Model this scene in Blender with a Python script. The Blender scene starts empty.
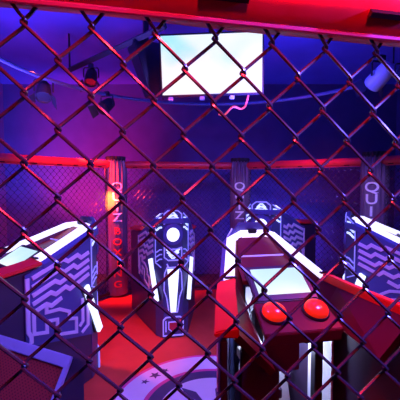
import bpy, bmesh, math, random
from mathutils import Vector, Matrix
random.seed(4)
S = bpy.context.scene
COL = S.collection
R = math.radians

# ------------------------------------------------------------------ materials
def mat(name, col, rough=.5, metal=0., spec=.5, emit=None, estr=0., noise=0., nscale=20., bump=0., bscale=80., coat=0.):
    m = bpy.data.materials.new(name); m.use_nodes = True
    nt = m.node_tree; b = nt.nodes['Principled BSDF']
    b.inputs['Roughness'].default_value = rough
    b.inputs['Metallic'].default_value = metal
    b.inputs['Specular IOR Level'].default_value = spec
    b.inputs['Coat Weight'].default_value = coat
    b.inputs['Coat Roughness'].default_value = .15
    tc = nt.nodes.new('ShaderNodeTexCoord')
    c = (*col, 1)
    b.inputs['Base Color'].default_value = c
    if noise > 0:
        n = nt.nodes.new('ShaderNodeTexNoise'); n.inputs['Scale'].default_value = nscale
        n.inputs['Detail'].default_value = 4
        r = nt.nodes.new('ShaderNodeMapRange')
        r.inputs['To Min'].default_value = 1 - noise; r.inputs['To Max'].default_value = 1 + noise
        x = nt.nodes.new('ShaderNodeVectorMath'); x.operation = 'SCALE'
        x.inputs[0].default_value = col
        nt.links.new(tc.outputs['Object'], n.inputs['Vector'])
        nt.links.new(n.outputs['Fac'], r.inputs['Value'])
        nt.links.new(r.outputs['Result'], x.inputs['Scale'])
        nt.links.new(x.outputs['Vector'], b.inputs['Base Color'])
    if bump > 0:
        n2 = nt.nodes.new('ShaderNodeTexNoise'); n2.inputs['Scale'].default_value = bscale
        bp = nt.nodes.new('ShaderNodeBump'); bp.inputs['Strength'].default_value = bump
        bp.inputs['Distance'].default_value = .01
        nt.links.new(tc.outputs['Object'], n2.inputs['Vector'])
        nt.links.new(n2.outputs['Fac'], bp.inputs['Height'])
        nt.links.new(bp.outputs['Normal'], b.inputs['Normal'])
    if emit:
        b.inputs['Emission Color'].default_value = (*emit, 1)
        b.inputs['Emission Strength'].default_value = estr
    return m

M = {}
M['wire'] = mat('vinyl_wire', (.022, .02, .028), .25, 0, .9, noise=.3, nscale=60)
M['rail'] = mat('red_vinyl', (.78, .03, .05), .34, 0, .5, noise=.12, nscale=9, bump=.25, bscale=14)
M['flap'] = mat('dark_red_webbing', (.16, .012, .025), .6, noise=.2, nscale=90)
M['lit_edge'] = mat('pink_lit_edge', (.85, .12, .35), .4, noise=.05)  # pink stands for light caught along the rail's bottom edge
M['velcro'] = mat('black_webbing', (.012, .006, .012), .9, 0, .1, noise=.3, nscale=120)
M['steel'] = mat('black_steel', (.03, .03, .035), .4, .6, noise=.2, nscale=40)
M['post'] = mat('charcoal_vinyl', (.17, .10, .17), .33, 0, .6, noise=.15, nscale=12, bump=.15, bscale=25)
M['cord'] = mat('black_cord', (.015, .015, .02), .6, noise=.2)
M['white_print'] = mat('white_print', (.85, .82, .85), .45, noise=.04)
M['red_print'] = mat('red_print', (.8, .05, .06), .45, noise=.05)
M['floor'] = mat('red_canvas', (.62, .055, .03), .62, 0, .3, noise=.22, nscale=3.2, bump=.5, bscale=7)
M['outer_floor'] = mat('dark_concrete', (.05, .045, .06), .7, noise=.25, nscale=5)
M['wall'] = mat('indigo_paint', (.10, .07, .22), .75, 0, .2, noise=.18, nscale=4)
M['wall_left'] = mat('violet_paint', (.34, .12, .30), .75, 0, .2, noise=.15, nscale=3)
M['ceiling'] = mat('blue_ceiling_paint', (.12, .10, .50), .8, 0, .2, noise=.2, nscale=2.5)
M['navy'] = mat('navy_panel', (.05, .055, .16), .35, 0, .5, noise=.15, nscale=10)
M['blue'] = mat('blue_panel', (.075, .085, .27), .38, 0, .5, noise=.12, nscale=10)
M['rib'] = mat('pale_lilac_trim', (.78, .76, .88), .4, noise=.05)
M['maroon'] = mat('maroon_lacquer', (.095, .003, .010), .35, 0, .3, noise=.1, nscale=6)
M['shell'] = mat('dark_violet_shell', (.05, .028, .07), .4, 0, .5, noise=.15, nscale=8)
M['red'] = mat('red_lacquer', (.75, .022, .025), .42, 0, .4, noise=.06, nscale=6)
M['black'] = mat('black_plastic', (.015, .013, .02), .35, noise=.2)
M['bezel'] = mat('dark_plum_bezel', (.035, .012, .03), .35, noise=.1)
M['button'] = mat('red_dome_plastic', (.85, .025, .012), .18, 0, .6, emit=(1, .03, .01), estr=.45, noise=.04)
M['led'] = mat('white_blue_light_strip', (.9, .92, 1), .3, emit=(.74, .76, 1), estr=1.3)
M['led_bar'] = mat('blue_white_light_bar', (.85, .9, 1), .3, emit=(.60, .74, 1), estr=1.45)
M['lens'] = mat('white_round_lamp', (.95, .95, 1), .3, emit=(.80, .90, 1), estr=1.3)
M['chev'] = mat('backlit_chevron', (.8, .88, 1), .3, emit=(.42, .58, 1), estr=1.5)
M['outline'] = mat('backlit_outline', (.5, .55, .9), .3, emit=(.22, .25, 1), estr=.55)
M['crest'] = mat('crimson_crest', (.45, .03, .06), .35, noise=.15)
M['ring_white'] = mat('white_canvas_paint', (.78, .66, .80), .55, noise=.06, nscale=6)
M['ring_pink'] = mat('magenta_canvas_paint', (.72, .05, .26), .55, noise=.1)
M['ring_dark'] = mat('plum_canvas_paint', (.08, .03, .12), .55, noise=.2)
M['board'] = mat('white_circuit_board', (.75, .76, .85), .5, noise=.12, nscale=40)
M['cream'] = mat('cream_box', (.85, .80, .66), .5, noise=.05)
M['grille_frame'] = mat('pale_lilac_frame', (.60, .52, .74), .4, noise=.06)
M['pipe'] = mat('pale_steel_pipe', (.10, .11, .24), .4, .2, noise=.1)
M['fixture'] = mat('black_fixture', (.02, .02, .03), .4, .2, noise=.2)
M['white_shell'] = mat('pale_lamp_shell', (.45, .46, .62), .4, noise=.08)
M['glow_white'] = mat('lit_lamp_lens', (1, 1, 1), .3, emit=(.8, .85, 1), estr=6)
M['dim_lens'] = mat('dim_lamp_lens', (.1, .1, .25), .15, noise=.1)
M['red_cable'] = mat('red_cable_glint', (.8, .06, .05), .4, emit=(1, .12, .06), estr=.5)  # emission paints the red glint into the cable

def screen_mat(name, a, b_, c, strength):
    m = bpy.data.materials.new(name); m.use_nodes = True
    nt = m.node_tree; b = nt.nodes['Principled BSDF']
    tc = nt.nodes.new('ShaderNodeTexCoord')
    n = nt.nodes.new('ShaderNodeTexNoise'); n.inputs['Scale'].default_value = 2.2; n.inputs['Detail'].default_value = 1
    ramp = nt.nodes.new('ShaderNodeValToRGB')
    e = ramp.color_ramp.elements
    e[0].position = .36; e[0].color = (*a, 1); e[1].position = .62; e[1].color = (*c, 1)
    x = e.new(.46); x.color = (*b_, 1)
    nt.links.new(tc.outputs['Object'], n.inputs['Vector'])
    nt.links.new(n.outputs['Fac'], ramp.inputs['Fac'])
    nt.links.new(ramp.outputs['Color'], b.inputs['Emission Color'])
    b.inputs['Emission Strength'].default_value = strength
    b.inputs['Base Color'].default_value = (.05, .05, .05, 1); b.inputs['Roughness'].default_value = .25
    return m
M['tv'] = screen_mat('television_picture', (.42, .86, 1), (.85, .95, 1), (1, .99, 1), 1.02)
M['tablet'] = screen_mat('touchscreen_picture', (.55, .82, .95), (.60, .88, .98), (.88, 1, 1), 1.05)

def grille_mat():
    m = mat('red_perforated_metal', (.6, .05, .03), .45)
    nt = m.node_tree; b = nt.nodes['Principled BSDF']
    tc = nt.nodes.new('ShaderNodeTexCoord')
    v = nt.nodes.new('ShaderNodeTexVoronoi'); v.inputs['Scale'].default_value = 58; v.inputs['Randomness'].default_value = 0
    mp = nt.nodes.new('ShaderNodeMapping'); mp.inputs['Rotation'].default_value = (0, 0, R(45))
    r = nt.nodes.new('ShaderNodeValToRGB')
    r.color_ramp.elements[0].position = .34; r.color_ramp.elements[0].color = (.012, .006, .01, 1)
    r.color_ramp.elements[1].position = .44; r.color_ramp.elements[1].color = (.62, .06, .05, 1)
    nt.links.new(tc.outputs['Object'], mp.inputs['Vector']); nt.links.new(mp.outputs['Vector'], v.inputs['Vector'])
    nt.links.new(v.outputs['Distance'], r.inputs['Fac']); nt.links.new(r.outputs['Color'], b.inputs['Base Color'])
    return m
M['grille'] = grille_mat()

# ------------------------------------------------------------------ mesh building
class MB:
    def __init__(s): s.bm = bmesh.new()
    def poly_prism(s, pts, axis, a, b):
        """extrude 2-D polygon along axis (0,1,2) from a to b"""
        def p3(p, t):
            l = [p[0], p[1]]; l.insert(axis, t); return l
        va = [s.bm.verts.new(p3(p, a)) for p in pts]; vb = [s.bm.verts.new(p3(p, b)) for p in pts]
        s.bm.faces.new(va); s.bm.faces.new(vb[::-1])
        n = len(pts)
        for i in range(n): s.bm.faces.new((va[i], vb[i], vb[(i+1) % n], va[(i+1) % n]))
        return s
    def hull8(s, a, b):
        """two quads a, b (4 points each) joined into a hexahedron"""
        va = [s.bm.verts.new(p) for p in a]; vb = [s.bm.verts.new(p) for p in b]
        s.bm.faces.new(va); s.bm.faces.new(vb[::-1])
        for i in range(4): s.bm.faces.new((va[i], vb[i], vb[(i+1) % 4], va[(i+1) % 4]))
        return s
    def box(s, c, d, mtx=None):
        x, y, z = d[0]/2, d[1]/2, d[2]/2
        vs = []
        for k in (-1, 1):
            for (i, j) in ((-1, -1), (1, -1), (1, 1), (-1, 1)):
                p = Vector((i*x, j*y, k*z))
                if mtx: p = mtx @ p
                vs.append(p + Vector(c))
        return s.hull8(vs[:4], vs[4:])
    def loft(s, rings, closed=True, cap=True):
        """rings of equal point count joined into a skin"""
        vr = [[s.bm.verts.new(p) for p in r] for r in rings]
        n = len(rings[0])
        for a, b in zip(vr, vr[1:]):
            for i in range(n if closed else n-1):
                s.bm.faces.new((a[i], b[i], b[(i+1) % n], a[(i+1) % n]))
        if cap and closed:
            s.bm.faces.new(vr[0]); s.bm.faces.new(vr[-1][::-1])
        return s
    def tube(s, pts, r, n=8, up=None):
        pts = [Vector(p) for p in pts]; rings = []
        prev = None
        for i, p in enumerate(pts):
            t = (pts[min(i+1, len(pts)-1)] - pts[max(i-1, 0)]).normalized()
            if prev is None:
                a = Vector(up) if up else (Vector((0, 0, 1)) if abs(t.z) < .9 else Vector((1, 0, 0)))
                u = t.cross(a).normalized()
            else:
                u = (prev - t*prev.dot(t)).normalized()
            prev = u; v = t.cross(u)
            rr = r[i] if isinstance(r, (list, tuple)) else r
            rings.append([p + (u*math.cos(2*math.pi*k/n) + v*math.sin(2*math.pi*k/n))*rr for k in range(n)])
        return s.loft(rings)
    def lathe(s, prof, n=32, c=(0, 0, 0), mtx=None):
        rings = []
        for (r, z) in prof:
            ring = []
            for k in range(n):
                a = 2*math.pi*k/n
                p = Vector((r*math.cos(a), r*math.sin(a), z))
                if mtx: p = mtx @ p
                ring.append(p + Vector(c))
            rings.append(ring)
        return s.loft(rings)
    def ribbon(s, pts, w, fn, h):
        """flat raised line: 2-D polyline of width w, mapped to 3-D by fn(u,v,height); mitred"""
        P = [Vector(p) for p in pts]; L = []; Rr = []
        for i, p in enumerate(P):
            d1 = (P[i]-P[i-1]).normalized() if i else (P[1]-P[0]).normalized()
            d2 = (P[i+1]-P[i]).normalized() if i < len(P)-1 else d1
            n1 = Vector((-d1.y, d1.x)); n2 = Vector((-d2.y, d2.x))
            m = (n1+n2)
            m = m.normalized() if m.length > 1e-4 else n1
            k = w/2/max(m.dot(n1), .45)
            L.append(p+m*k); Rr.append(p-m*k)
        for i in range(len(P)-1):
            q = [L[i], Rr[i], Rr[i+1], L[i+1]]
            s.hull8([fn(a.x, a.y, 0) for a in q], [fn(a.x, a.y, h) for a in q])
        return s
    def build(s, name, m, parent=None, bevel=0., smooth=False, seg=2):
        bm = s.bm
        bmesh.ops.recalc_face_normals(bm, faces=bm.faces)
        if bevel > 0:
            es = [e for e in bm.edges if len(e.link_faces) == 2 and e.calc_face_angle() > .5]
            bmesh.ops.bevel(bm, geom=es, offset=bevel, segments=seg, affect='EDGES', clamp_overlap=True)
        me = bpy.data.meshes.new(name); bm.to_mesh(me); bm.free()
        me.materials.append(m)
        if smooth:
            for f in me.polygons: f.use_smooth = True
            try: me.set_sharp_from_angle(angle=R(40))
            except Exception: pass
        o = bpy.data.objects.new(name, me); COL.objects.link(o)
        if parent: o.parent = parent
        return o

def tag(o, label=None, cat=None, group=None, kind=None):
    if label: o['label'] = label
    if cat: o['category'] = cat
    if group: o['group'] = group
    if kind: o['kind'] = kind
    return o
def empty(name, loc=(0, 0, 0), rz=0):
    o = bpy.data.objects.new(name, None); COL.objects.link(o)
    o.location = loc; o.rotation_euler = (0, 0, rz); o.empty_display_size = .1
    return o
def copy_tree(o, parent=None):
    c = o.copy(); COL.objects.link(c)
    if parent: c.parent = parent
    for ch in list(o.children): copy_tree(ch, c)
    return c

# ------------------------------------------------------------------ setting
EYE = 1.65
P0 = Vector((-2.297, 3.42)); P1 = Vector((-1.222, 4.95)); P2 = Vector((.619, 5.272)); P3 = Vector((2.149, 4.199)); P4 = Vector((2.95, 2.60))
NA = Vector((-1.12, .27)); NB = Vector((1.12, .65))      # ends of the near side

X0, X1, Y0, Y1, ZC = -3.6, 3.6, -2.2, 6.3, 3.45
def struct(o): return tag(o, kind='structure')
struct(MB().box(((X0+X1)/2, (Y0+Y1)/2, -.1), (X1-X0+.4, Y1-Y0+.4, .1)).build('floor', M['outer_floor']))
m = MB(); oct_ = [(-1.15, .30), (1.15, .68), tuple(P4), tuple(P3), tuple(P2), tuple(P1), tuple(P0), (-2.2, 1.75)]
m.poly_prism(oct_, 2, -.05, 0.0)
struct(m.build('floor_canvas', M['floor']))
struct(MB().box((0, Y1+.06, ZC/2-.05), (X1-X0+.2, .12, ZC+.1)).build('wall_back', M['wall']))
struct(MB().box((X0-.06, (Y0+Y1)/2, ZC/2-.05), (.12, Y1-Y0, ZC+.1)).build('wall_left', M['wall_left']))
struct(MB().box((X1+.06, (Y0+Y1)/2, ZC/2-.05), (.12, Y1-Y0, ZC+.1)).build('wall_right', M['wall']))
struct(MB().box((0, Y0-.06, ZC/2-.05), (X1-X0+.2, .12, ZC+.1)).build('wall_front', M['wall']))
struct(MB().box((0, (Y0+Y1)/2, ZC+.06), (X1-X0+.2, Y1-Y0+.2, .12)).build('ceiling', M['ceiling']))

# ------------------------------------------------------------------ chain link
PP, QQ, ZTOP = .0793, .0858, EYE+.192
def wire_mesh(x0, x1, sx, rows, ztop=ZTOP):
    """columns of flattened spiral wire hooked into their neighbours; knot at (sx, ztop)"""
    m = MB(); d = .0042; ov = .0026
    i0 = math.ceil((x0-sx)/PP); i1 = math.floor((x1-sx)/PP)
    for i in range(i0, i1):
        xl = sx+i*PP; pts = []
        # wire swings between knot line xl (rows even) and xl+PP/2 (rows odd) on each side
        for half in (0, 1):
            xa = xl+half*PP/2; xb = xa+PP/2
            pts = []
            if half == 0: seq = [(xa, 0), (xb, 1)]
            else: seq = [(xa, 1), (xb, 0)]
            ev_left = (half == 0)
            # a twisted tail above the top row
            first_left = ev_left
            tx = xa if first_left else xb
            for j in range(rows):
                left = (j % 2 == 0) == ev_left
                z = ztop-j*QQ/2
                cx = xa-ov if left else xb+ov
                sgn = 1 if left else -1
                if j == 0:
                    pts.append((cx+sgn*.017, d*sgn, z+.022)); pts.append((cx+sgn*.006, d*.9*sgn, z+.0072))
                else:
                    pts.append((cx+sgn*.006, d*sgn, z+.0068))
                pts.append((cx+sgn*.0012, d*.62*sgn, z+.0026))
                pts.append((cx, 0, z))
                pts.append((cx+sgn*.0012, -d*.62*sgn, z-.0026))
                pts.append((cx+sgn*.006, -d*sgn, z-.0068))
            m.tube(pts, .0024, 6)
    return m
def rail_shape(L, r=.055, z=1.915):
    m = MB(); rings = []
    n = 48
    for i in range(n+1):
        x = -L/2+L*i/n
        k = 1+.025*math.sin(x*9.)+.012*math.sin(x*23+1)
        if i in (0, n): k *= .72
        rings.append([(x, math.cos(a)*r*.9*k, z+math.sin(a)*r*k) for a in [2*math.pi*q/20 for q in range(20)]])
    m.loft(rings); return m
def fence_panel(name, L, sx, rows, mx):
    root = empty(name)
    wire_mesh(-mx, mx, sx, rows).build('wire_mesh', M['wire'], root, smooth=True)
    rp = rail_shape(L).build('rail_pad', M['rail'], root, smooth=True)
    MB().tube([(-L/2*.97, -.012, 1.8605), (0, -.012, 1.8605), (L/2*.97, -.012, 1.8605)], .004, 8).build('lit_edge', M['lit_edge'], rp, smooth=True)  # pink tube painting the light under the pad
    for x in (-.66, -.30, .018, .245, .62):
        if abs(x) < L/2-.05: MB().box((x, -.040, 1.8765), (.062, .007, .008), Matrix.Rotation(R(-35), 3, 'X')).build('strap', M['velcro'], rp)
    MB().tube([(-L/2, 0, .06), (L/2, 0, .06)], .025, 12).build('bottom_rail', M['steel'], root, smooth=True)
    return root
def span(a, b): 
    c = (a+b)/2; d = b-a
    return (c.x, c.y, 0), math.atan2(d.y, d.x), d.length

# near panel (camera stands just outside it)
near = fence_panel('chain_link_panel', 2.1, -.2221+.0000, 50, 1.02)
th = R(9.48); roll = .0202
# rotate within its own plane about the point in front of the lens: the panel hangs slightly tilted
Mx = Matrix.Translation((0, .46, EYE-.023)) @ Matrix.Rotation(th, 4, 'Z') @ Matrix.Rotation(roll, 4, 'Y') @ Matrix.Translation((0, 0, -(EYE-.023)))
near.matrix_world = Mx
tag(near, 'nearest black chain-link cage panel with red padded top rail right before the viewer', 'fence panel', 'chain-link cage panels')

far0 = None
far_lab = [(P1, P2, 'black chain-link cage panel straight across between the two QUIZ posts at left and centre'),
           (P0, P1, 'black chain-link cage panel left of the red-lit QUIZ BOXING post'),
           (P2, P3, 'black chain-link cage panel between the centre and right QUIZ posts'),
           (P3, P4, 'black chain-link cage panel at far right beyond the right QUIZ post')]
for a, b, lab in far_lab:
    loc, rz, L = span(a, b)
    if far0 is None:
        far0 = fence_panel('chain_link_panel', 1.87-.25, .0, 44, .80); o = far0
    else: o = copy_tree(far0)
    o.location = loc; o.rotation_euler = (0, 0, rz)
    tag(o, lab, 'fence panel', 'chain-link cage panels')

# ------------------------------------------------------------------ padded posts with lettering
FONT = None
def letter_mesh(ch, size):
    cu = bpy.data.curves.new('glyph', 'FONT'); cu.body = ch; cu.size = size; cu.align_x = 'CENTER'
    cu.offset = size*.016; cu.extrude = .002; cu.resolution_u = 4
    o = bpy.data.objects.new('glyph', cu); COL.objects.link(o)
    bpy.context.view_layer.update()
    dg = bpy.context.evaluated_depsgraph_get()
    me = bpy.data.meshes.new_from_object(o.evaluated_get(dg))
    COL.objects.unlink(o); bpy.data.objects.remove(o); bpy.data.curves.remove(cu)
    return me
def make_post(loc, rz, r=.155):
    """local -Y faces the cage centre"""
    root = empty('padded_post', loc, rz)
    n = 96; rings = []
    for z, k in [(.03, .94), (.05, 1.), (.5, 1.), (1., 1.), (1.45, 1.), (1.6, 1.), (1.75, 1.0), (1.86, .985), (1.92, .95), (1.97, .86), (1.985, .80)]:
        amp = .004 + max(0, (z-1.35))/.65*.030
        ring = []
        for q in range(n):
            a = 2*math.pi*q/n
            rr = r*k*(1 + amp/r*.5*(math.sin(17*a+.6*math.sin(3*a))) - amp*.8)
            rr += .004*math.sin(3*a+1)*min(1, z)
            ring.append((rr*math.cos(a), rr*math.sin(a), z))
        rings.append(ring)
    MB().loft(rings).build('pad', M['post'], root, smooth=True)
    # gathered top with draw cord
    rings = []
    for z, k in [(1.965, .86), (1.985, .84), (2.01, .90), (2.03, .86), (2.025, .5)]:
        rings.append([(r*k*(1+.05*math.sin(19*2*math.pi*q/n))*math.cos(2*math.pi*q/n), r*k*(1+.05*math.sin(19*2*math.pi*q/n))*math.sin(2*math.pi*q/n), z) for q in range(n)])
    top = MB().loft(rings).build('gathered_top', M['cord'], root, smooth=True)
    MB().tube([(r*.865*math.cos(a), r*.865*math.sin(a), 1.985) for a in [2*math.pi*q/40 for q in range(41)]], .006, 6).build('draw_cord', M['cord'], top, smooth=True)
    zs = {'QUIZ': [1.546, 1.40, 1.253, 1.106], 'BOXING': [.925, .772, .619, .466, .313, .16]}
    for word, size, mt in (('QUIZ', .168, 'white_print'), ('BOXING', .135, 'red_print')):
        for ch, z in zip(word, zs[word]):
            me = letter_mesh(ch, size); me.name = 'letter'
            for v in me.vertices:
                t = v.co.x*1.12/r; rr = r+.017+v.co.z
                v.co = Vector((rr*math.sin(t), -rr*math.cos(t), z+v.co.y))
            me.materials.clear(); me.materials.append(M[mt])
            o = bpy.data.objects.new('letter', me); COL.objects.link(o); o.parent = root
    return root
CEN = Vector((.08, 2.6))
posts = [(P1, 'padded cage post lettered QUIZ BOXING glowing red under the red lamp'),
         (P2, 'dark padded cage post lettered QUIZ at centre behind the podiums'),
         (P3, 'padded cage post with QUI showing above the right podium')]
base_post = None
for p, lab in posts:
    d = (Vector((0, 1.2))-p)
    rz = math.atan2(d.y, d.x)+math.pi/2
    if base_post is None: base_post = make_post((p.x, p.y, 0), rz); o = base_post
    else:
        o = copy_tree(base_post); o.location = (p.x, p.y, 0); o.rotation_euler = (0, 0, rz)
    tag(o, lab, 'padded post', 'padded cage posts')

# ------------------------------------------------------------------ floor emblem
def ring_prism(m, c, r0, r1, z0, z1, n=96):
    prof = [(r0, z0), (r1, z0), (r1, z1), (r0, z1)]
    for k in range(n):
        a, b = 2*math.pi*k/n, 2*math.pi*(k+1)/n
        qa = [(r*math.cos(a), r*math.sin(a), z) for r, z in prof]; qb = [(r*math.cos(b), r*math.sin(b), z) for r, z in prof]
        va = [m.bm.verts.new(p) for p in qa]; vb = [m.bm.verts.new(p) for p in qb]
        for i in range(4): m.bm.faces.new((va[i], vb[i], vb[(i+1) % 4], va[(i+1) % 4]))
    bmesh.ops.remove_doubles(m.bm, verts=m.bm.verts, dist=1e-5)
    return m
em = empty('floor_emblem', (.10, 2.40, 0))
tag(em, 'round white star-ringed emblem on the red cage floor', 'floor emblem')
m = MB(); ring_prism(m, 0, .755, .785, 0, .003); m.build('magenta_border', M['ring_pink'], em)
m = MB(); ring_prism(m, 0, .54, .755, 0, .003); m.build('white_band', M['ring_white'], em)
m = MB(); ring_prism(m, 0, .505, .54, 0, .0032); m.build('inner_border', M['ring_pink'], em)
m = MB(); ring_prism(m, 0, .40, .505, 0, .003); m.build('dark_band', M['ring_dark'], em)
m = MB(); ring_prism(m, 0, .001, .40, 0, .003); m.build('centre_disc', M['ring_white'], em)
m = MB()
for a in range(6):
    t = R(60*a+14); c = Vector((math.cos(t), math.sin(t)))*.22
    pts = [(c.x+math.cos(t+b)*l, c.y+math.sin(t+b)*l) for b, l in ((0, .14), (1.2, .05), (math.pi, .13), (-1.2, .05))]
    m.poly_prism(pts, 2, .003, .0045)
m.build('leaf_motif', M['ring_dark'], em)
for base in (138, 318):
    for da, s in ((10.5, .036), (0, .052), (-9.5, .034)):
        t = R(base+da); c = Vector((math.cos(t), math.sin(t)))*.652
        pts = []
        for k in range(10):
            a = t+math.pi*k/5; rr = s if k % 2 == 0 else s*.42
            pts.append((c.x+rr*math.cos(a), c.y+rr*math.sin(a)))
        MB().poly_prism(pts, 2, .003, .005).build('star', M['ring_dark'], em)

# ------------------------------------------------------------------ podiums
F = (.112, 0., 1.32); C = (.195, -.095, 1.31); Mm = (.325, -.50, 1.135); E_ = (.362, -.62, 1.12); Rr = (.465, -1.01, 1.09)
def lerp(a, b, t): return tuple(a[i]+(b[i]-a[i])*t for i in range(3))
def mir(p, s): return (p[0]*s, p[1], p[2])
def offs(poly, d):
    """offset a plan polyline sideways by d to its right-hand inside"""
    out = []
    for i, p in enumerate(poly):
        a = Vector(poly[max(i-1, 0)][:2]); b = Vector(poly[min(i+1, len(poly)-1)][:2]); q = Vector(p[:2])
        d1 = (q-a).normalized() if i else (b-q).normalized()
        d2 = (b-q).normalized() if i < len(poly)-1 else d1
        n = Vector((d1.y, -d1.x))+Vector((d2.y, -d2.x)); n.normalize()
        k = d/max(.5, n.dot(Vector((d1.y, -d1.x))))
        out.append((q.x+n.x*k, q.y+n.y*k, p[2]))
    return out
def strip(m, poly, o0, o1, z0a, z0b, t0, t1=None):
    """band along poly from inward offset o0 to o1; top heights offset z0a/z0b; thickness"""
    A = offs(poly, o0); B = offs(poly, o1); t1 = t0 if t1 is None else t1
    rings = []
    for a, b in zip(A, B):
        rings.append([(a[0], a[1], a[2]+z0a), (b[0], b[1], b[2]+z0b), (b[0], b[1], b[2]+z0b-t1), (a[0], a[1], a[2]+z0a-t0)])
    m.loft(rings); return m

def make_podium():
    root = empty('quiz_podium')
    LS = [mir(p, -1) for p in (Rr, E_, Mm, C, F)]          # left side, rear to front
    RS = [F, C, Mm, E_, Rr]
    # side walls down to the floor
    for s in (-1, 1):
        poly = [mir(p, -1) for p in (Rr, E_, Mm, C)] if s < 0 else [C, Mm, E_, Rr]
        A = offs(poly, 0.004); B = offs(poly, .03)
        rings = [[(a[0], a[1], a[2]-.05), (b[0], b[1], b[2]-.05), (b[0], b[1], 0.004), (a[0], a[1], 0.004)] for a, b in zip(A, B)]
        MB().loft(rings).build('side_wall', M['shell'], root, bevel=.003)
    # front panel: centre plate and chamfers
    m = MB()
    m.poly_prism([(-.112, .004), (.112, .004), (.112, 1.335), (.075, 1.378), (-.075, 1.378), (-.112, 1.335)], 1, -.03, 0)
    for s in (-1, 1):
        a, b = mir(F, s), mir(C, s)
        m.hull8([(a[0], a[1], .004), (b[0], b[1], .004), (b[0], b[1], 1.28), (a[0], a[1], 1.335)],
                [(a[0]-.01*s, a[1]-.03, .004), (b[0]-.03*s, b[1]-.02, .004), (b[0]-.03*s, b[1]-.02, 1.28), (a[0]-.01*s, a[1]-.03, 1.335)])
    fp = m.build('front_panel', M['navy'], root, bevel=.003)
    fn = lambda u, v, h: (u, .001+h, v)
    # top band lights
    lp = [mir(p, -1) for p in (lerp(Mm, C, 0.02), lerp(Mm, C, .5), C, F)]+[F, C, lerp(C, Mm, .5), lerp(C, Mm, .98)]
    m = MB(); strip(m, lp, .010, .068, -.022, .012, .03, .05); m.build('light_strip', M['led'], root)
    # pale bevel outside the light
    m = MB(); strip(m, lp, -.016, .010, -.045, -.021, .05, .07); m.build('edge_trim', M['blue'], root, bevel=.003)
    # red arm caps
    for s in (-1, 1):
        poly = [mir(p, -1) for p in (Rr, E_, Mm)] if s < 0 else [Mm, E_, Rr]
        m = MB(); strip(m, poly, -.022, .075, -.016, .010, .022, .048)
        a = m.build('arm_cap', M['red'], root, bevel=.006)
        c = poly[-1] if s < 0 else poly[0]
        t = MB().box((c[0]-s*.045, c[1]-.012, c[2]+.008), (.07, .024, .012)).build('strip_clip', M['black'], a, bevel=.004)
        # small rows of fixing slots at the rear of the arm
        q = MB()
        e = lerp(E_, Rr, .72)
        for k in range(5):
            y = e[1]+.06-k*.035
            q.box((s*(e[0]-.03-.012*k), y, e[2]-.045), (.02, .006, .03), Matrix.Rotation(R(25*s), 3, 'Y'))
        # inner walls sloping into the well
    for s in (-1, 1):
        top = [mir(p, s) for p in (F, C, Mm, E_, Rr)]
        rings = []
        for p, zb, xb in zip(top, (1.19, 1.185, .985, .95, .90), (.10, .135, .19, .20, .235)):
            xi = p[0]-s*.078; yi = p[1]-.02 if p[1] > -.1 else p[1]
            if p[1] == 0: yi = -.08; xi = s*.075
            if abs(p[1]+.095) < .001: yi = -.10
            yb = yi-.10 if p[1] > -.1 else yi
            rings.append([(xi, yi, p[2]-.03), (s*xb, yb, zb), (s*(xb+.02), yb, zb-.02), (xi+s*.02, yi, p[2]-.05)])
        MB().loft(rings).build('inner_wall', M['maroon'], root)
    # inner front slope and ledge
    m = MB()
    m.hull8([(-.10, -.085, 1.285), (.10, -.085, 1.285), (.17, -.23, 1.19), (-.17, -.23, 1.19)],
            [(-.10, -.085, 1.27), (.10, -.085, 1.27), (.17, -.23, 1.175), (-.17, -.23, 1.175)])
    m.build('front_slope', M['maroon'], root)
    m = MB().box((0, -.235, 1.192), (.32, .010, .008)); 
    m.build('ledge', M['outline'], root)  # glow painted on for the bright line along this panel edge
    m = MB()
    m.hull8([(-.17, -.24, 1.188), (.17, -.24, 1.188), (.19, -.45, 1.10), (-.19, -.45, 1.10)],
            [(-.17, -.24, 1.17), (.17, -.24, 1.17), (.19, -.45, 1.08), (-.19, -.45, 1.08)])
    m.build('deck', M['maroon'], root)
    # latch block at nose
    MB().box((0, -.055, 1.325), (.06, .06, .03)).build('nose_latch', M['black'], root, bevel=.006)
    # touchscreen
    tilt = Matrix.Rotation(R(34), 4, 'X')
    scr = empty('touchscreen'); scr.parent = root; scr.location = (0, -.525, 1.108); scr.rotation_euler = (R(33), 0, 0)
    MB().box((0, 0, -.012), (.35, .245, .024)).build('bezel', M['bezel'], scr, bevel=.006)
    MB().box((0, .006, .001), (.292, .178, .004)).build('display', M['tablet'], scr)
    # button panel
    m = MB()
    m.hull8([(-.19, -.63, 1.035), (.19, -.63, 1.035), (.20, -.81, .955), (-.20, -.81, .955)],
            [(-.19, -.63, 1.01), (.19, -.63, 1.01), (.20, -.81, .925), (-.20, -.81, .925)])
    m.build('button_panel', M['maroon'], root, bevel=.003)
    bt = Matrix.Rotation(R(24), 3, 'X')
    for s in (-1, 1):
        c = Vector((s*.112, -.705, 1.004))
        prof = [(.066, -.004), (.069, .006), (.064, .013), (.060, .014), (.001, .014)]
        b = empty('push_button'); b.parent = root; b.location = c; b.rotation_euler = (R(24), 0, 0)
        MB().lathe([(.001, -.01), (.067, -.01), (.069, .004), (.064, .010), (.001, .010)], 40).build('button_ring', M['black'], b, smooth=True)
        pr = [(.001, .008), (.061, .008), (.061, .016)]+[(.061*math.cos(a), .016+.034*math.sin(a)) for a in [R(x) for x in range(12, 90, 13)]]+[(.002, .05)]
        MB().lathe(pr, 40).build('dome', M['button'], b, smooth=True)
    # drop front below the buttons, legs
    m = MB()
    m.box((0, -.80, .925), (.38, .03, .05))
    m.box((-.115, -.80, .84), (.17, .03, .13))
    m.build('drop_panel', M['maroon'], root, bevel=.003)
    MB().box((.10, -.785, .905), (.19, .03, .03)).build('crossbar', M['black'], root)
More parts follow.
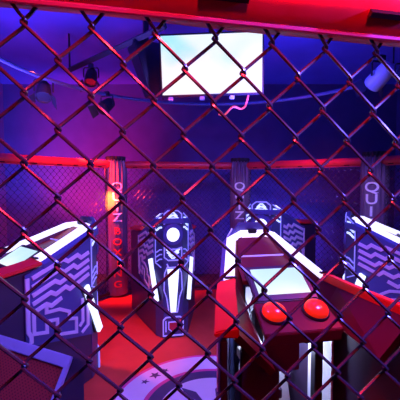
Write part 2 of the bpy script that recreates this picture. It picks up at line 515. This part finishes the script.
    for x, y in ((-.165, -.62), (-.10, -.46), (.185, -.60)):
        MB().box((x, y, .50), (.045, .05, .99)).build('leg', M['black'], root, bevel=.004)
    MB().box((-.205, -.76, .44), (.19, .03, .87)).build('dark_cover', M['shell'], root, bevel=.004)  # dark panel added to hide the lit interior on this side
    # electronics inside the nose
    m = MB().box((.045, -.15, .58), (.25, .012, .8), Matrix.Rotation(R(4), 3, 'X')); bd = m.build('circuit_board', M['board'], root)
    rr_ = random.Random(3)
    for k in range(10):
        m = MB(); m.box((rr_.uniform(-.11, .11), -.15, rr_.uniform(.32, .9)), (rr_.uniform(.012, .05), .02, rr_.uniform(.01, .05)))
        m.build('chip', M['navy'], bd)
    MB().box((-.11, -.30, .60), (.10, .10, .055)).build('power_supply', M['cream'], root, bevel=.003)
    MB().box((.10, -.30, .52), (.075, .02, .6), Matrix.Rotation(R(-9), 3, 'Y')).build('white_bracket', M['board'], root, bevel=.002)
    MB().box((.055, -.27, .62), (.026, .02, .44), Matrix.Rotation(R(-12), 3, 'Y')).build('red_bracket', M['red'], root, bevel=.002)
    MB().box((-.03, -.34, .40), (.20, .16, .06)).build('computer_box', M['shell'], root, bevel=.004)
    for sd in (1,):
        a = Vector((sd*.245, -.42, 0)); b = Vector((sd*.285, -.60, 0)); t_ = Vector((-sd*.012, 0, 0))
        z0, z1 = Vector((0, 0, .22)), Vector((0, 0, .90))
        MB().hull8([a+z0, b+z0, b+z1, a+z1], [a+z0+t_, b+z0+t_, b+z1+t_, a+z1+t_]).build('lit_wall_slab', M['board'], root)  # pale slab standing in for the side wall's lit inner face
    for k in range(6):
        x = rr_.uniform(-.12, .12); pts = []
        for j in range(12):
            t = j/11
            pts.append((x+.07*math.sin(3*t+k)+.03*math.sin(9*t+k), -.22-.09*math.sin(2.6*t+k*.5), .95-.6*t))
        MB().tube(pts, .0045, 6).build('cable', M['cord'] if k % 3 else M['board'], root, smooth=True)
    # ---- decoration of the front
    def badge(zc, s):
        m = MB()
        w, h = .100, .068
        out = [(-w, -h), (-w, h*.5), (-w*.55, h), (w*.55, h), (w, h*.5), (w, -h), (w*.5, -h*.72), (-w*.5, -h*.72), (-w, -h)]
        m.ribbon([(u, zc+s*v) for u, v in out], .012, fn, .010)
        b = m.build('badge_frame', M['outline'], root)
        for k, (ww, off, th_) in enumerate(((.078, -.030, .020), (.068, .002, .018), (.05, .030, .013))):
            p = [(-ww, -.022), (-ww*.55, .0), (-ww*.25, .016), (ww*.25, .016), (ww*.55, 0), (ww, -.022)]
            MB().ribbon([(u, zc+s*(v+off)) for u, v in p], th_, fn, .008).build('chevron', M['chev'], b)
    badge(1.293, 1); badge(.905, -1)
    rot = Matrix.Rotation(R(-90), 3, 'X')
    lens = MB().lathe([(.001, -.002), (.100, -.002), (.100, .008), (.07, .018), (.001, .022)], 48, (0, .004, 1.11), rot).build('round_lamp', M['lens'], root, smooth=True)
    MB().lathe([(.101, -.002), (.116, -.002), (.114, .016), (.104, .018)], 48, (0, .003, 1.11), rot).build('lamp_ring', M['blue'], lens, smooth=True)
    for sd in (-1, 1):
        a = Vector(mir(F, sd)); b = Vector(mir(C, sd)); dd = Vector((b.x-a.x, b.y-a.y, 0)); le = dd.length; dd.normalize()
        nn = Vector((sd*abs(dd.y), abs(dd.x), 0))
        cf = lambda u, v, h: tuple(Vector((a.x, a.y, 0))+dd*u+nn*(.001+h)+Vector((0, 0, v)))
        for k, z in enumerate((1.285, 1.235, 1.185, .95, .90, .85)):
            MB().ribbon([(.015, z), (.05, z-.004), (le-.03, z-.034), (le-.012, z-.036)], .018 if k < 3 else .012, cf, .006).build('cheek_stripe', M['chev'] if k < 3 else M['outline'], root)
        MB().ribbon([(.012, 1.335), (le-.008, 1.262), (le-.008, .80), (.03, .76)], .010, cf, .006).build('outline_trim', M['outline'], root)
    # small rounded window
    m = MB(); m.ribbon([(-.07, .80), (-.05, .76), (.05, .76), (.07, .80)], .014, fn, .008); m.build('outline_trim', M['outline'], root)
    # tapered light and its outline
    MB().poly_prism([(-.066, .745), (.066, .745), (.030, .29), (-.030, .29)], 1, .002, .026).build('tapered_light', M['led_bar'], root)
    m = MB(); m.ribbon([(-.06, .775), (-.098, .70), (-.105, .52), (-.075, .44), (-.05, .28), (.05, .28), (.075, .44), (.105, .52), (.098, .70), (.06, .775)], .012, fn, .008)
    m.build('outline_trim', M['outline'], root)
    for s in (-1, 1):
        a = Vector((s*.236, -.17, .83)); b = Vector((s*.175, -.03, .40)); d = (b-a)
        n = Vector((s*.8, .6, 0)).normalized(); t = d.cross(n).normalized()*.032; n = n*.012; e = n*1.2
        def q(p): return [p+t-n+e, p+t+n+e, p-t+n+e, p-t-n+e]
        MB().hull8(q(a), q(b)).build('light_bar', M['led_bar'], root, bevel=.004)
        k = .014
        MB().hull8([p-e*2 for p in q(a)], [p-e*2 for p in q(b)]).build('bar_bracket', M['black'], root)
    # base crest
    m = MB(); m.ribbon([(-.115, .03), (-.115, .20), (-.08, .228), (.08, .228), (.115, .20), (.115, .03), (-.115, .03)], .013, fn, .010)
    m.ribbon([(-.085, .19), (-.085, .07)], .012, fn, .008); m.ribbon([(.085, .19), (.085, .07)], .012, fn, .008)
    m.ribbon([(-.052, .175), (-.052, .10), (0, .06), (.052, .10), (.052, .175), (-.052, .175)], .01, fn, .008)
    cr = m.build('base_crest', M['outline'], root)
    MB().poly_prism([(-.044, .168), (-.044, .105), (0, .07), (.044, .105), (.044, .168)], 1, .0, .007).build('crest_shield', M['crest'], cr)
    # ---- maze panels on the sides
    for s in (-1, 1):
        a = Vector(mir(C, s)); b = Vector(mir(E_, s))
        d = Vector((b.x-a.x, b.y-a.y, 0)); Ln = d.length; d.normalize()
        nrm = Vector((s*abs(d.y), abs(d.x), 0)) if True else None
        nrm = Vector((-d.y, d.x, 0)); 
        if nrm.x*s < 0: nrm = -nrm
        def top(u): return (1.31-.175*u/.455 if u < .455 else 1.135-.015*(u-.455)/.12)-.075
        base = lambda u, v, h: tuple(Vector((a.x, a.y, 0))+d*u+nrm*(.002+h)+Vector((0, 0, v)))
        u0, u1 = .012, Ln-.01
        zb0, zb1 = .40, .56
        pl = [(u0, top(u0)), (u1, top(u1)), (u1, zb1), (u0, zb0)]
        m = MB(); m.hull8([base(u, v, 0) for u, v in pl], [base(u, v, .010) for u, v in pl])
        sp = m.build('side_panel', M['blue'], root)
        rib = lambda u, v, h: base(u, v, .009+h)
        m = MB(); W = .024
        sl = lambda u, off: top(u)-off
        m.ribbon([(u1-.012, top(u1)-.02), (u1-.012, zb1+.10), (u1-.03, zb1+.06), (u1-.03, zb1+.01)], .026, rib, .008)   # rear upright
        for k in range(5):                      # stepped stripes following the top edge
            o = .035+k*.060
            j = .17+.035*k
            pts = [(u1-.045, sl(u1-.045, o)), (j+.09, sl(j+.09, o)), (j+.05, sl(j+.05, o+.042)), (j-.03, sl(j-.03, o+.042))]
            if k < 4:
                pts += [(j-.065, sl(j-.065, o+.085)), (u0+.02, sl(u0+.02, o+.085))] if j-.065 > u0+.03 else [(u0+.02, sl(u0+.02, o+.042))]
            m.ribbon(pts, .030, rib, .008)
        # rectangular meander below
        m.ribbon([(u1-.05, .78), (u1-.05, .63), (.40, .60), (.40, .68), (.32, .66), (.32, .545), (.16, .49), (.16, .60), (.24, .63)], W, rib, .008)
        m.ribbon([(.40, .79), (.40, .745), (.30, .73), (.22, .68), (.22, .64)], W, rib, .008)
        m.ribbon([(.05, .78), (.05, .50), (.11, .46)], W, rib, .008)
        m.ribbon([(.10, .74), (.10, .55), (.13, .52)], W, rib, .008)
        m.build('maze_trim', M['rib'], sp)
    return root

podiums = [  # x, y, yaw, label
    (.340, 2.36, 11, 'nearest quiz podium seen from its player side with two red dome buttons'),
    (-.985, 3.0, -40, 'left quiz podium with pale maze panel and screen edge, facing right'),
    (-.285, 3.55, 192, 'quiz podium facing the viewer with round white lamp and three light bars'),
    (.695, 3.84, 155, 'distant quiz podium half hidden behind the nearest one, chevrons showing above it'),
    (1.44, 3.30, 60, 'right quiz podium cut by the frame, blue maze panel under a white light strip')]
proto = make_podium()
for i, (x, y, a, lab) in enumerate(podiums):
    o = proto if i == 0 else copy_tree(proto)
    o.location = (x, y, 0); o.rotation_euler = (0, 0, R(a))
    if i == 1: o.scale = (1., 1.17, .985)
    if i == 3: o.scale = (1.05, 1., 1.055)
    if i == 2: o.scale = (.92, .95, 1.)
    tag(o, lab, 'podium', 'quiz podiums in the cage')

# ------------------------------------------------------------------ grille cabinet at lower left
gc = empty('grille_cabinet', (-.768, 1.467, 0), R(-26))
tag(gc, 'wedge cabinet with pale frame around a red perforated grille at lower left', 'cabinet')
W_ = .62; 
prof = [(0, .0), (.34, .0), (.34, .70), (.27, .75), (.0, .33)]     # (y back, z)
def yz(p): return p
m = MB(); m.poly_prism([(-.0+p[0], p[1]+.004) for p in prof], 0, -W_, 0)
body = m.build('cabinet_body', M['shell'], gc, bevel=.006)
a0 = Vector((0, 0, .334)); a1 = Vector((0, .27, .754)); dv = (a1-a0); Ls = dv.length; dv.normalize(); nv = Vector((0, -dv.z, dv.y))
fr = empty('sloped_front'); fr.parent = gc; fr.location = (-W_/2, a0.y, a0.z); fr.rotation_euler = (math.atan2(dv.z, dv.y), 0, 0)
m = MB()
m.box((0, Ls-.03, .008), (W_, .06, .018)); m.box((0, .02, .008), (W_, .04, .018))
m.box((W_/2-.015, Ls/2, .009), (.03, Ls, .020)); m.box((-W_/2+.015, Ls/2, .009), (.03, Ls, .020))
m.build('frame', M['grille_frame'], fr, bevel=.004)
MB().box((0, Ls/2, .003), (W_-.05, Ls-.08, .006)).build('grille', M['grille'], fr)

# ------------------------------------------------------------------ ceiling: television, ring, lamps
tvz, tvy = 2.825, 3.45
tv = empty('television', (.115, tvy, tvz), R(-2)); tv.rotation_euler = (R(7), R(-1), R(-3))
tag(tv, 'large lit television hanging from the ceiling above the cage', 'television')
MB().box((0, 0, 0), (1.03, .05, .60)).build('case', M['fixture'], tv, bevel=.008)
MB().box((0, -.026, 0), (.995, .006, .56)).build('display', M['tv'], tv)
MB().tube([(0, .04, .1), (0, .03, .62)], .025, 12).build('ceiling_mount', M['steel'], tv, smooth=True)
for x in (-.42, -.1, .2):
    MB().box((x, -.0, -.317), (.05, .05, .035)).build('bracket', M['white_shell'], tv, bevel=.006)

def ceil_y(): return ZC
rc, rr0, rz0 = Vector((.15, 2.75)), 1.85, 2.70
ringo = empty('lighting_ring', (rc.x, rc.y, rz0))
tag(ringo, 'round pale pipe ring hung under the ceiling carrying the spotlights', 'lighting ring')
m = MB(); ring_ = []
n = 96
for i in range(n):
    a = 2*math.pi*i/n
    ring_.append([((rr0+.014*math.cos(b))*math.cos(a), (rr0+.014*math.cos(b))*math.sin(a), .02*math.sin(b)) for b in [2*math.pi*k/10 for k in range(10)]])
m.loft(ring_+[ring_[0]], cap=False); bmesh.ops.remove_doubles(m.bm, verts=m.bm.verts, dist=1e-5)
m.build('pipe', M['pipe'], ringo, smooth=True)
for a in (20, 110, 200, 290):
    c = (rr0*math.cos(R(a)), rr0*math.sin(R(a)))
    MB().tube([(c[0], c[1], .03), (c[0], c[1], ZC-rz0)], .008, 8).build('hanger', M['steel'], ringo)

def spotlight(loc, tilt, rz, lab, lens='dim_lens', shell='fixture', s=1.):
    o = empty('spotlight', loc, rz); o.scale = (s, s, s)
    MB().box((0, 0, -.03), (.07, .05, .06)).build('clamp', M['fixture'], o, bevel=.006)
    m = MB(); m.tube([(-.105, 0, -.20), (-.105, 0, -.08), (-.09, 0, -.06), (.09, 0, -.06), (.105, 0, -.08), (.105, 0, -.20)], .010, 8)
    m.build('yoke', M['fixture'], o, smooth=True)
    rot = Matrix.Rotation(R(tilt), 3, 'X')
    c = Vector((0, 0, -.19))
    can = MB().lathe([(.001, .13), (.05, .13), (.075, .09), (.085, .0), (.09, -.12), (.082, -.12), (.078, -.10), (.001, -.10)], 28, c, rot).build('can', M[shell], o, smooth=True)
    MB().lathe([(.001, -.098), (.076, -.098), (.05, -.085), (.001, -.085)], 28, c, rot).build('lens', M[lens], can, smooth=True)
    for t in range(2):
        q = Matrix.Rotation(R(90+180*t), 3, 'Z')
        MB().hull8([c+rot@(q@Vector(v)) for v in ((-.07, .09, -.12), (.07, .09, -.12), (.07, .095, -.12), (-.07, .095, -.12))],
                   [c+rot@(q@Vector(v)) for v in ((-.09, .14, -.21), (.09, .14, -.21), (.09, .145, -.21), (-.09, .145, -.21))]).build('barn_door', M['fixture'], can)
    tag(o, lab, 'spotlight', 'spotlights under the ceiling')
    return o
def at(px, py, Y): return ((px-200)/340*Y, Y, EYE+(183-py)/340*Y)
spotlight(at(46, 77, 3.55), -35, R(20), 'dark spotlight under the ceiling, leftmost of the left cluster', s=.85)
spotlight(at(93, 66, 4.25), -30, R(5), 'dark spotlight on the ceiling ring just above the magenta glow', s=.85)
spotlight(at(108, 93, 4.1), -55, R(-25), 'lowest dark spotlight of the left cluster hanging above the magenta glow', s=.85)
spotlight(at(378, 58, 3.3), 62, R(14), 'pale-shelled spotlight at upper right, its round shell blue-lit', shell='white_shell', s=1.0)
spotlight(at(402, 60, 2.9), -30, R(-10), 'spotlight with a glaring white lens at the right frame edge', lens='glow_white', s=.8)
# dark loudspeaker left of the television, on a boom
sp = empty('hanging_loudspeaker', at(147, 72, 3.75), R(25))
tag(sp, 'black wedge loudspeaker hanging left of the television', 'loudspeaker')
m = MB(); m.hull8([(-.17, -.13, .26), (.17, -.13, .26), (.17, .16, .26), (-.17, .16, .26)], [(.02, -.10, -.28), (.15, -.10, -.28), (.15, .12, -.28), (.02, .12, -.28)])
m.build('speaker_body', M['fixture'], sp, bevel=.01)
MB().box((0, 0, .42), (.05, .05, .34)).build('bracket', M['steel'], sp)
bm_ = empty('lighting_beam')
tag(bm_, 'slanting black steel beam under the ceiling at upper left', 'beam')
a = Vector(at(72, 72, 4.2)); b = Vector(at(166, 30, 3.4))
MB().tube([a, b], .035, 4).build('bar', M['fixture'], bm_)
MB().tube([a+Vector((0, 0, .0)), Vector((a.x, a.y, ZC))], .012, 8).build('hanger', M['steel'], bm_)
MB().tube([b, Vector((b.x, b.y, ZC))], .012, 8).build('hanger', M['steel'], bm_)
pts = []
for k in range(14):
    t = k/13; p = Vector(at(219+26*t, 115-9*t+2.5*math.sin(9*t), 3.5+.1*math.sin(8*t))); pts.append(p)
# loop of red cable hanging from the television case
cb = MB().tube(pts+[Vector(at(247, 100, 3.5)), Vector(at(248, 95, 3.49))], .010, 8).build('red_cable', M['red_cable'], None, smooth=True)
tag(cb, 'short red cable, its glint painted as glow, dangling under the television', 'cable')

# ------------------------------------------------------------------ lights
def light(kind, loc, col, power, size=.1, target=None, angle=60, blend=.5):
    l = bpy.data.lights.new(kind.lower()+'_lamp', kind); l.color = col; l.energy = power
    if kind == 'AREA': l.size = size
    else: l.shadow_soft_size = size
    if kind == 'SPOT': l.spot_size = R(angle); l.spot_blend = blend
    o = bpy.data.objects.new(l.name, l); COL.objects.link(o); o.location = loc
    if target is not None:
        o.rotation_euler = (Vector(target)-Vector(loc)).to_track_quat('-Z', 'Y').to_euler()
    return o
BLUE = (.16, .14, 1.); VIO = (.35, .2, 1.); MAG = (1., .05, .55); RED = (1., .03, .025)
# washes from the ring
VIO = (.20, .12, 1.); BLUE = (.07, .07, 1.)
light('SPOT', (1.3, 1.4, 3.0), VIO, 330, .15, (.2, 3.6, .6), 95)
light('SPOT', (-.9, 1.3, 3.0), VIO, 190, .15, (-.6, 3.3, .5), 85)
light('SPOT', (.1, 1.5, 3.1), (.75, .3, 1), 120, .15, (0, 2.7, 0), 36)
light('AREA', (.6, 3.2, 2.3), BLUE, 75, .6, (.6, 3.2, 4.))          # uplights on the ceiling
light('AREA', (-1.7, 3.0, 2.2), (.14, .09, 1), 55, .5, (-1.8, 3.2, 4.))
# red floods, then spots added to brighten podium arms, rails and posts
light('SPOT', (-1.6, 3.3, 2.75), (1, .06, .02), 300, .06, (-1.0, 3.3, 0), 38)
light('SPOT', (-1.55, 4.35, 2.3), (1, .035, .02), 800, .04, (-1.35, 4.9, 1.4), 62, .8)
light('SPOT', (-1.48, 4.25, 1.72), (1, .26, .02), 560, .02, (-1.28, 4.82, 1.40), 24, .9)
light('SPOT', (2.0, 1.9, 3.0), RED, 420, .2, (.85, 1.5, 1.0), 24)
light('SPOT', (-.3, 1.0, 2.9), RED, 150, .1, (.86, 1.4, .95), 20)
light('SPOT', (-1.2, .9, 2.9), RED, 170, .1, (.10, 1.5, 1.1), 18)
light('SPOT', (.2, 2.6, 3.0), (1, .03, .05), 260, .2, (1.4, 4.7, 1.97), 34, 1)
light('SPOT', (-.1, 2.6, 3.0), RED, 260, .2, (-.3, 5.1, 2.05), 26, 1)
light('SPOT', (-.9, 2.4, 2.9), (1, .09, .05), 480, .2, (-1.7, 4.3, 1.97), 34, 1)
light('SPOT', (.5, 2.3, 3.0), (.62, .45, 1), 130, .1, tuple(P2)+(1.35,), 13, .8)
light('SPOT', (.9, 2.2, 3.0), (.62, .40, 1), 110, .1, tuple(P3)+(1.4,), 15, .8)
light('SPOT', (.3, 3.4, 2.8), (1, .03, .04), 90, .1, tuple(P3)+(1.4,), 14, .8)
# magenta and blue washes on the walls behind the panels
light('SPOT', (-2.2, 4.5, .3), (1, .03, .34), 900, .25, (-2.0, 6.3, 2.0), 62, 1)
light('SPOT', (-3.0, 4.6, .4), (.06, .10, 1), 420, .25, (-3.2, 6.3, 2.6), 64, 1)
light('AREA', (-2.9, 4.3, .4), (.8, .04, .7), 16, .5, (-2.7, 6.3, 1.2))
light('AREA', (1.4, 5.7, .3), (.10, .09, 1), 34, .8, (1.3, 6.3, .9))
# lamps by the viewer: red over the middle, blue from the right
light('SPOT', (.04, .23, 2.12), (1, .015, .03), 64, .03, (.04, .44, 1.55), 125, .3)
light('SPOT', (.95, .27, 2.02), (.12, .10, 1), 230, .04, (.25, .46, 1.6), 50, .8)
light('SPOT', (.15, -.75, 2.25), (1, .03, .09), 60, .06, (.1, .42, 2.02), 46, .6)  # unseen spot added to brighten the near rail pad
# light leaking inside the podium nose
light('POINT', (.44, 1.98, .70), (.55, .6, 1), 8, .04)

w = bpy.data.worlds.new('World'); S.world = w; w.use_nodes = True
w.node_tree.nodes['Background'].inputs[0].default_value = (.02, .01, .05, 1)
w.node_tree.nodes['Background'].inputs[1].default_value = .3

# ------------------------------------------------------------------ camera
cd = bpy.data.cameras.new('Camera'); cam = bpy.data.objects.new('Camera', cd); COL.objects.link(cam)
cam.location = (0, 0, EYE); cam.rotation_euler = (R(90)-math.atan(17/340), 0, 0)
cd.sensor_width = 36; cd.lens = 340/400*36; cd.clip_start = .02
S.camera = cam
S.view_settings.view_transform = 'Standard'; S.view_settings.look = 'None'
S.view_settings.exposure = 0; S.view_settings.gamma = 1; S.view_settings.use_curve_mapping = False
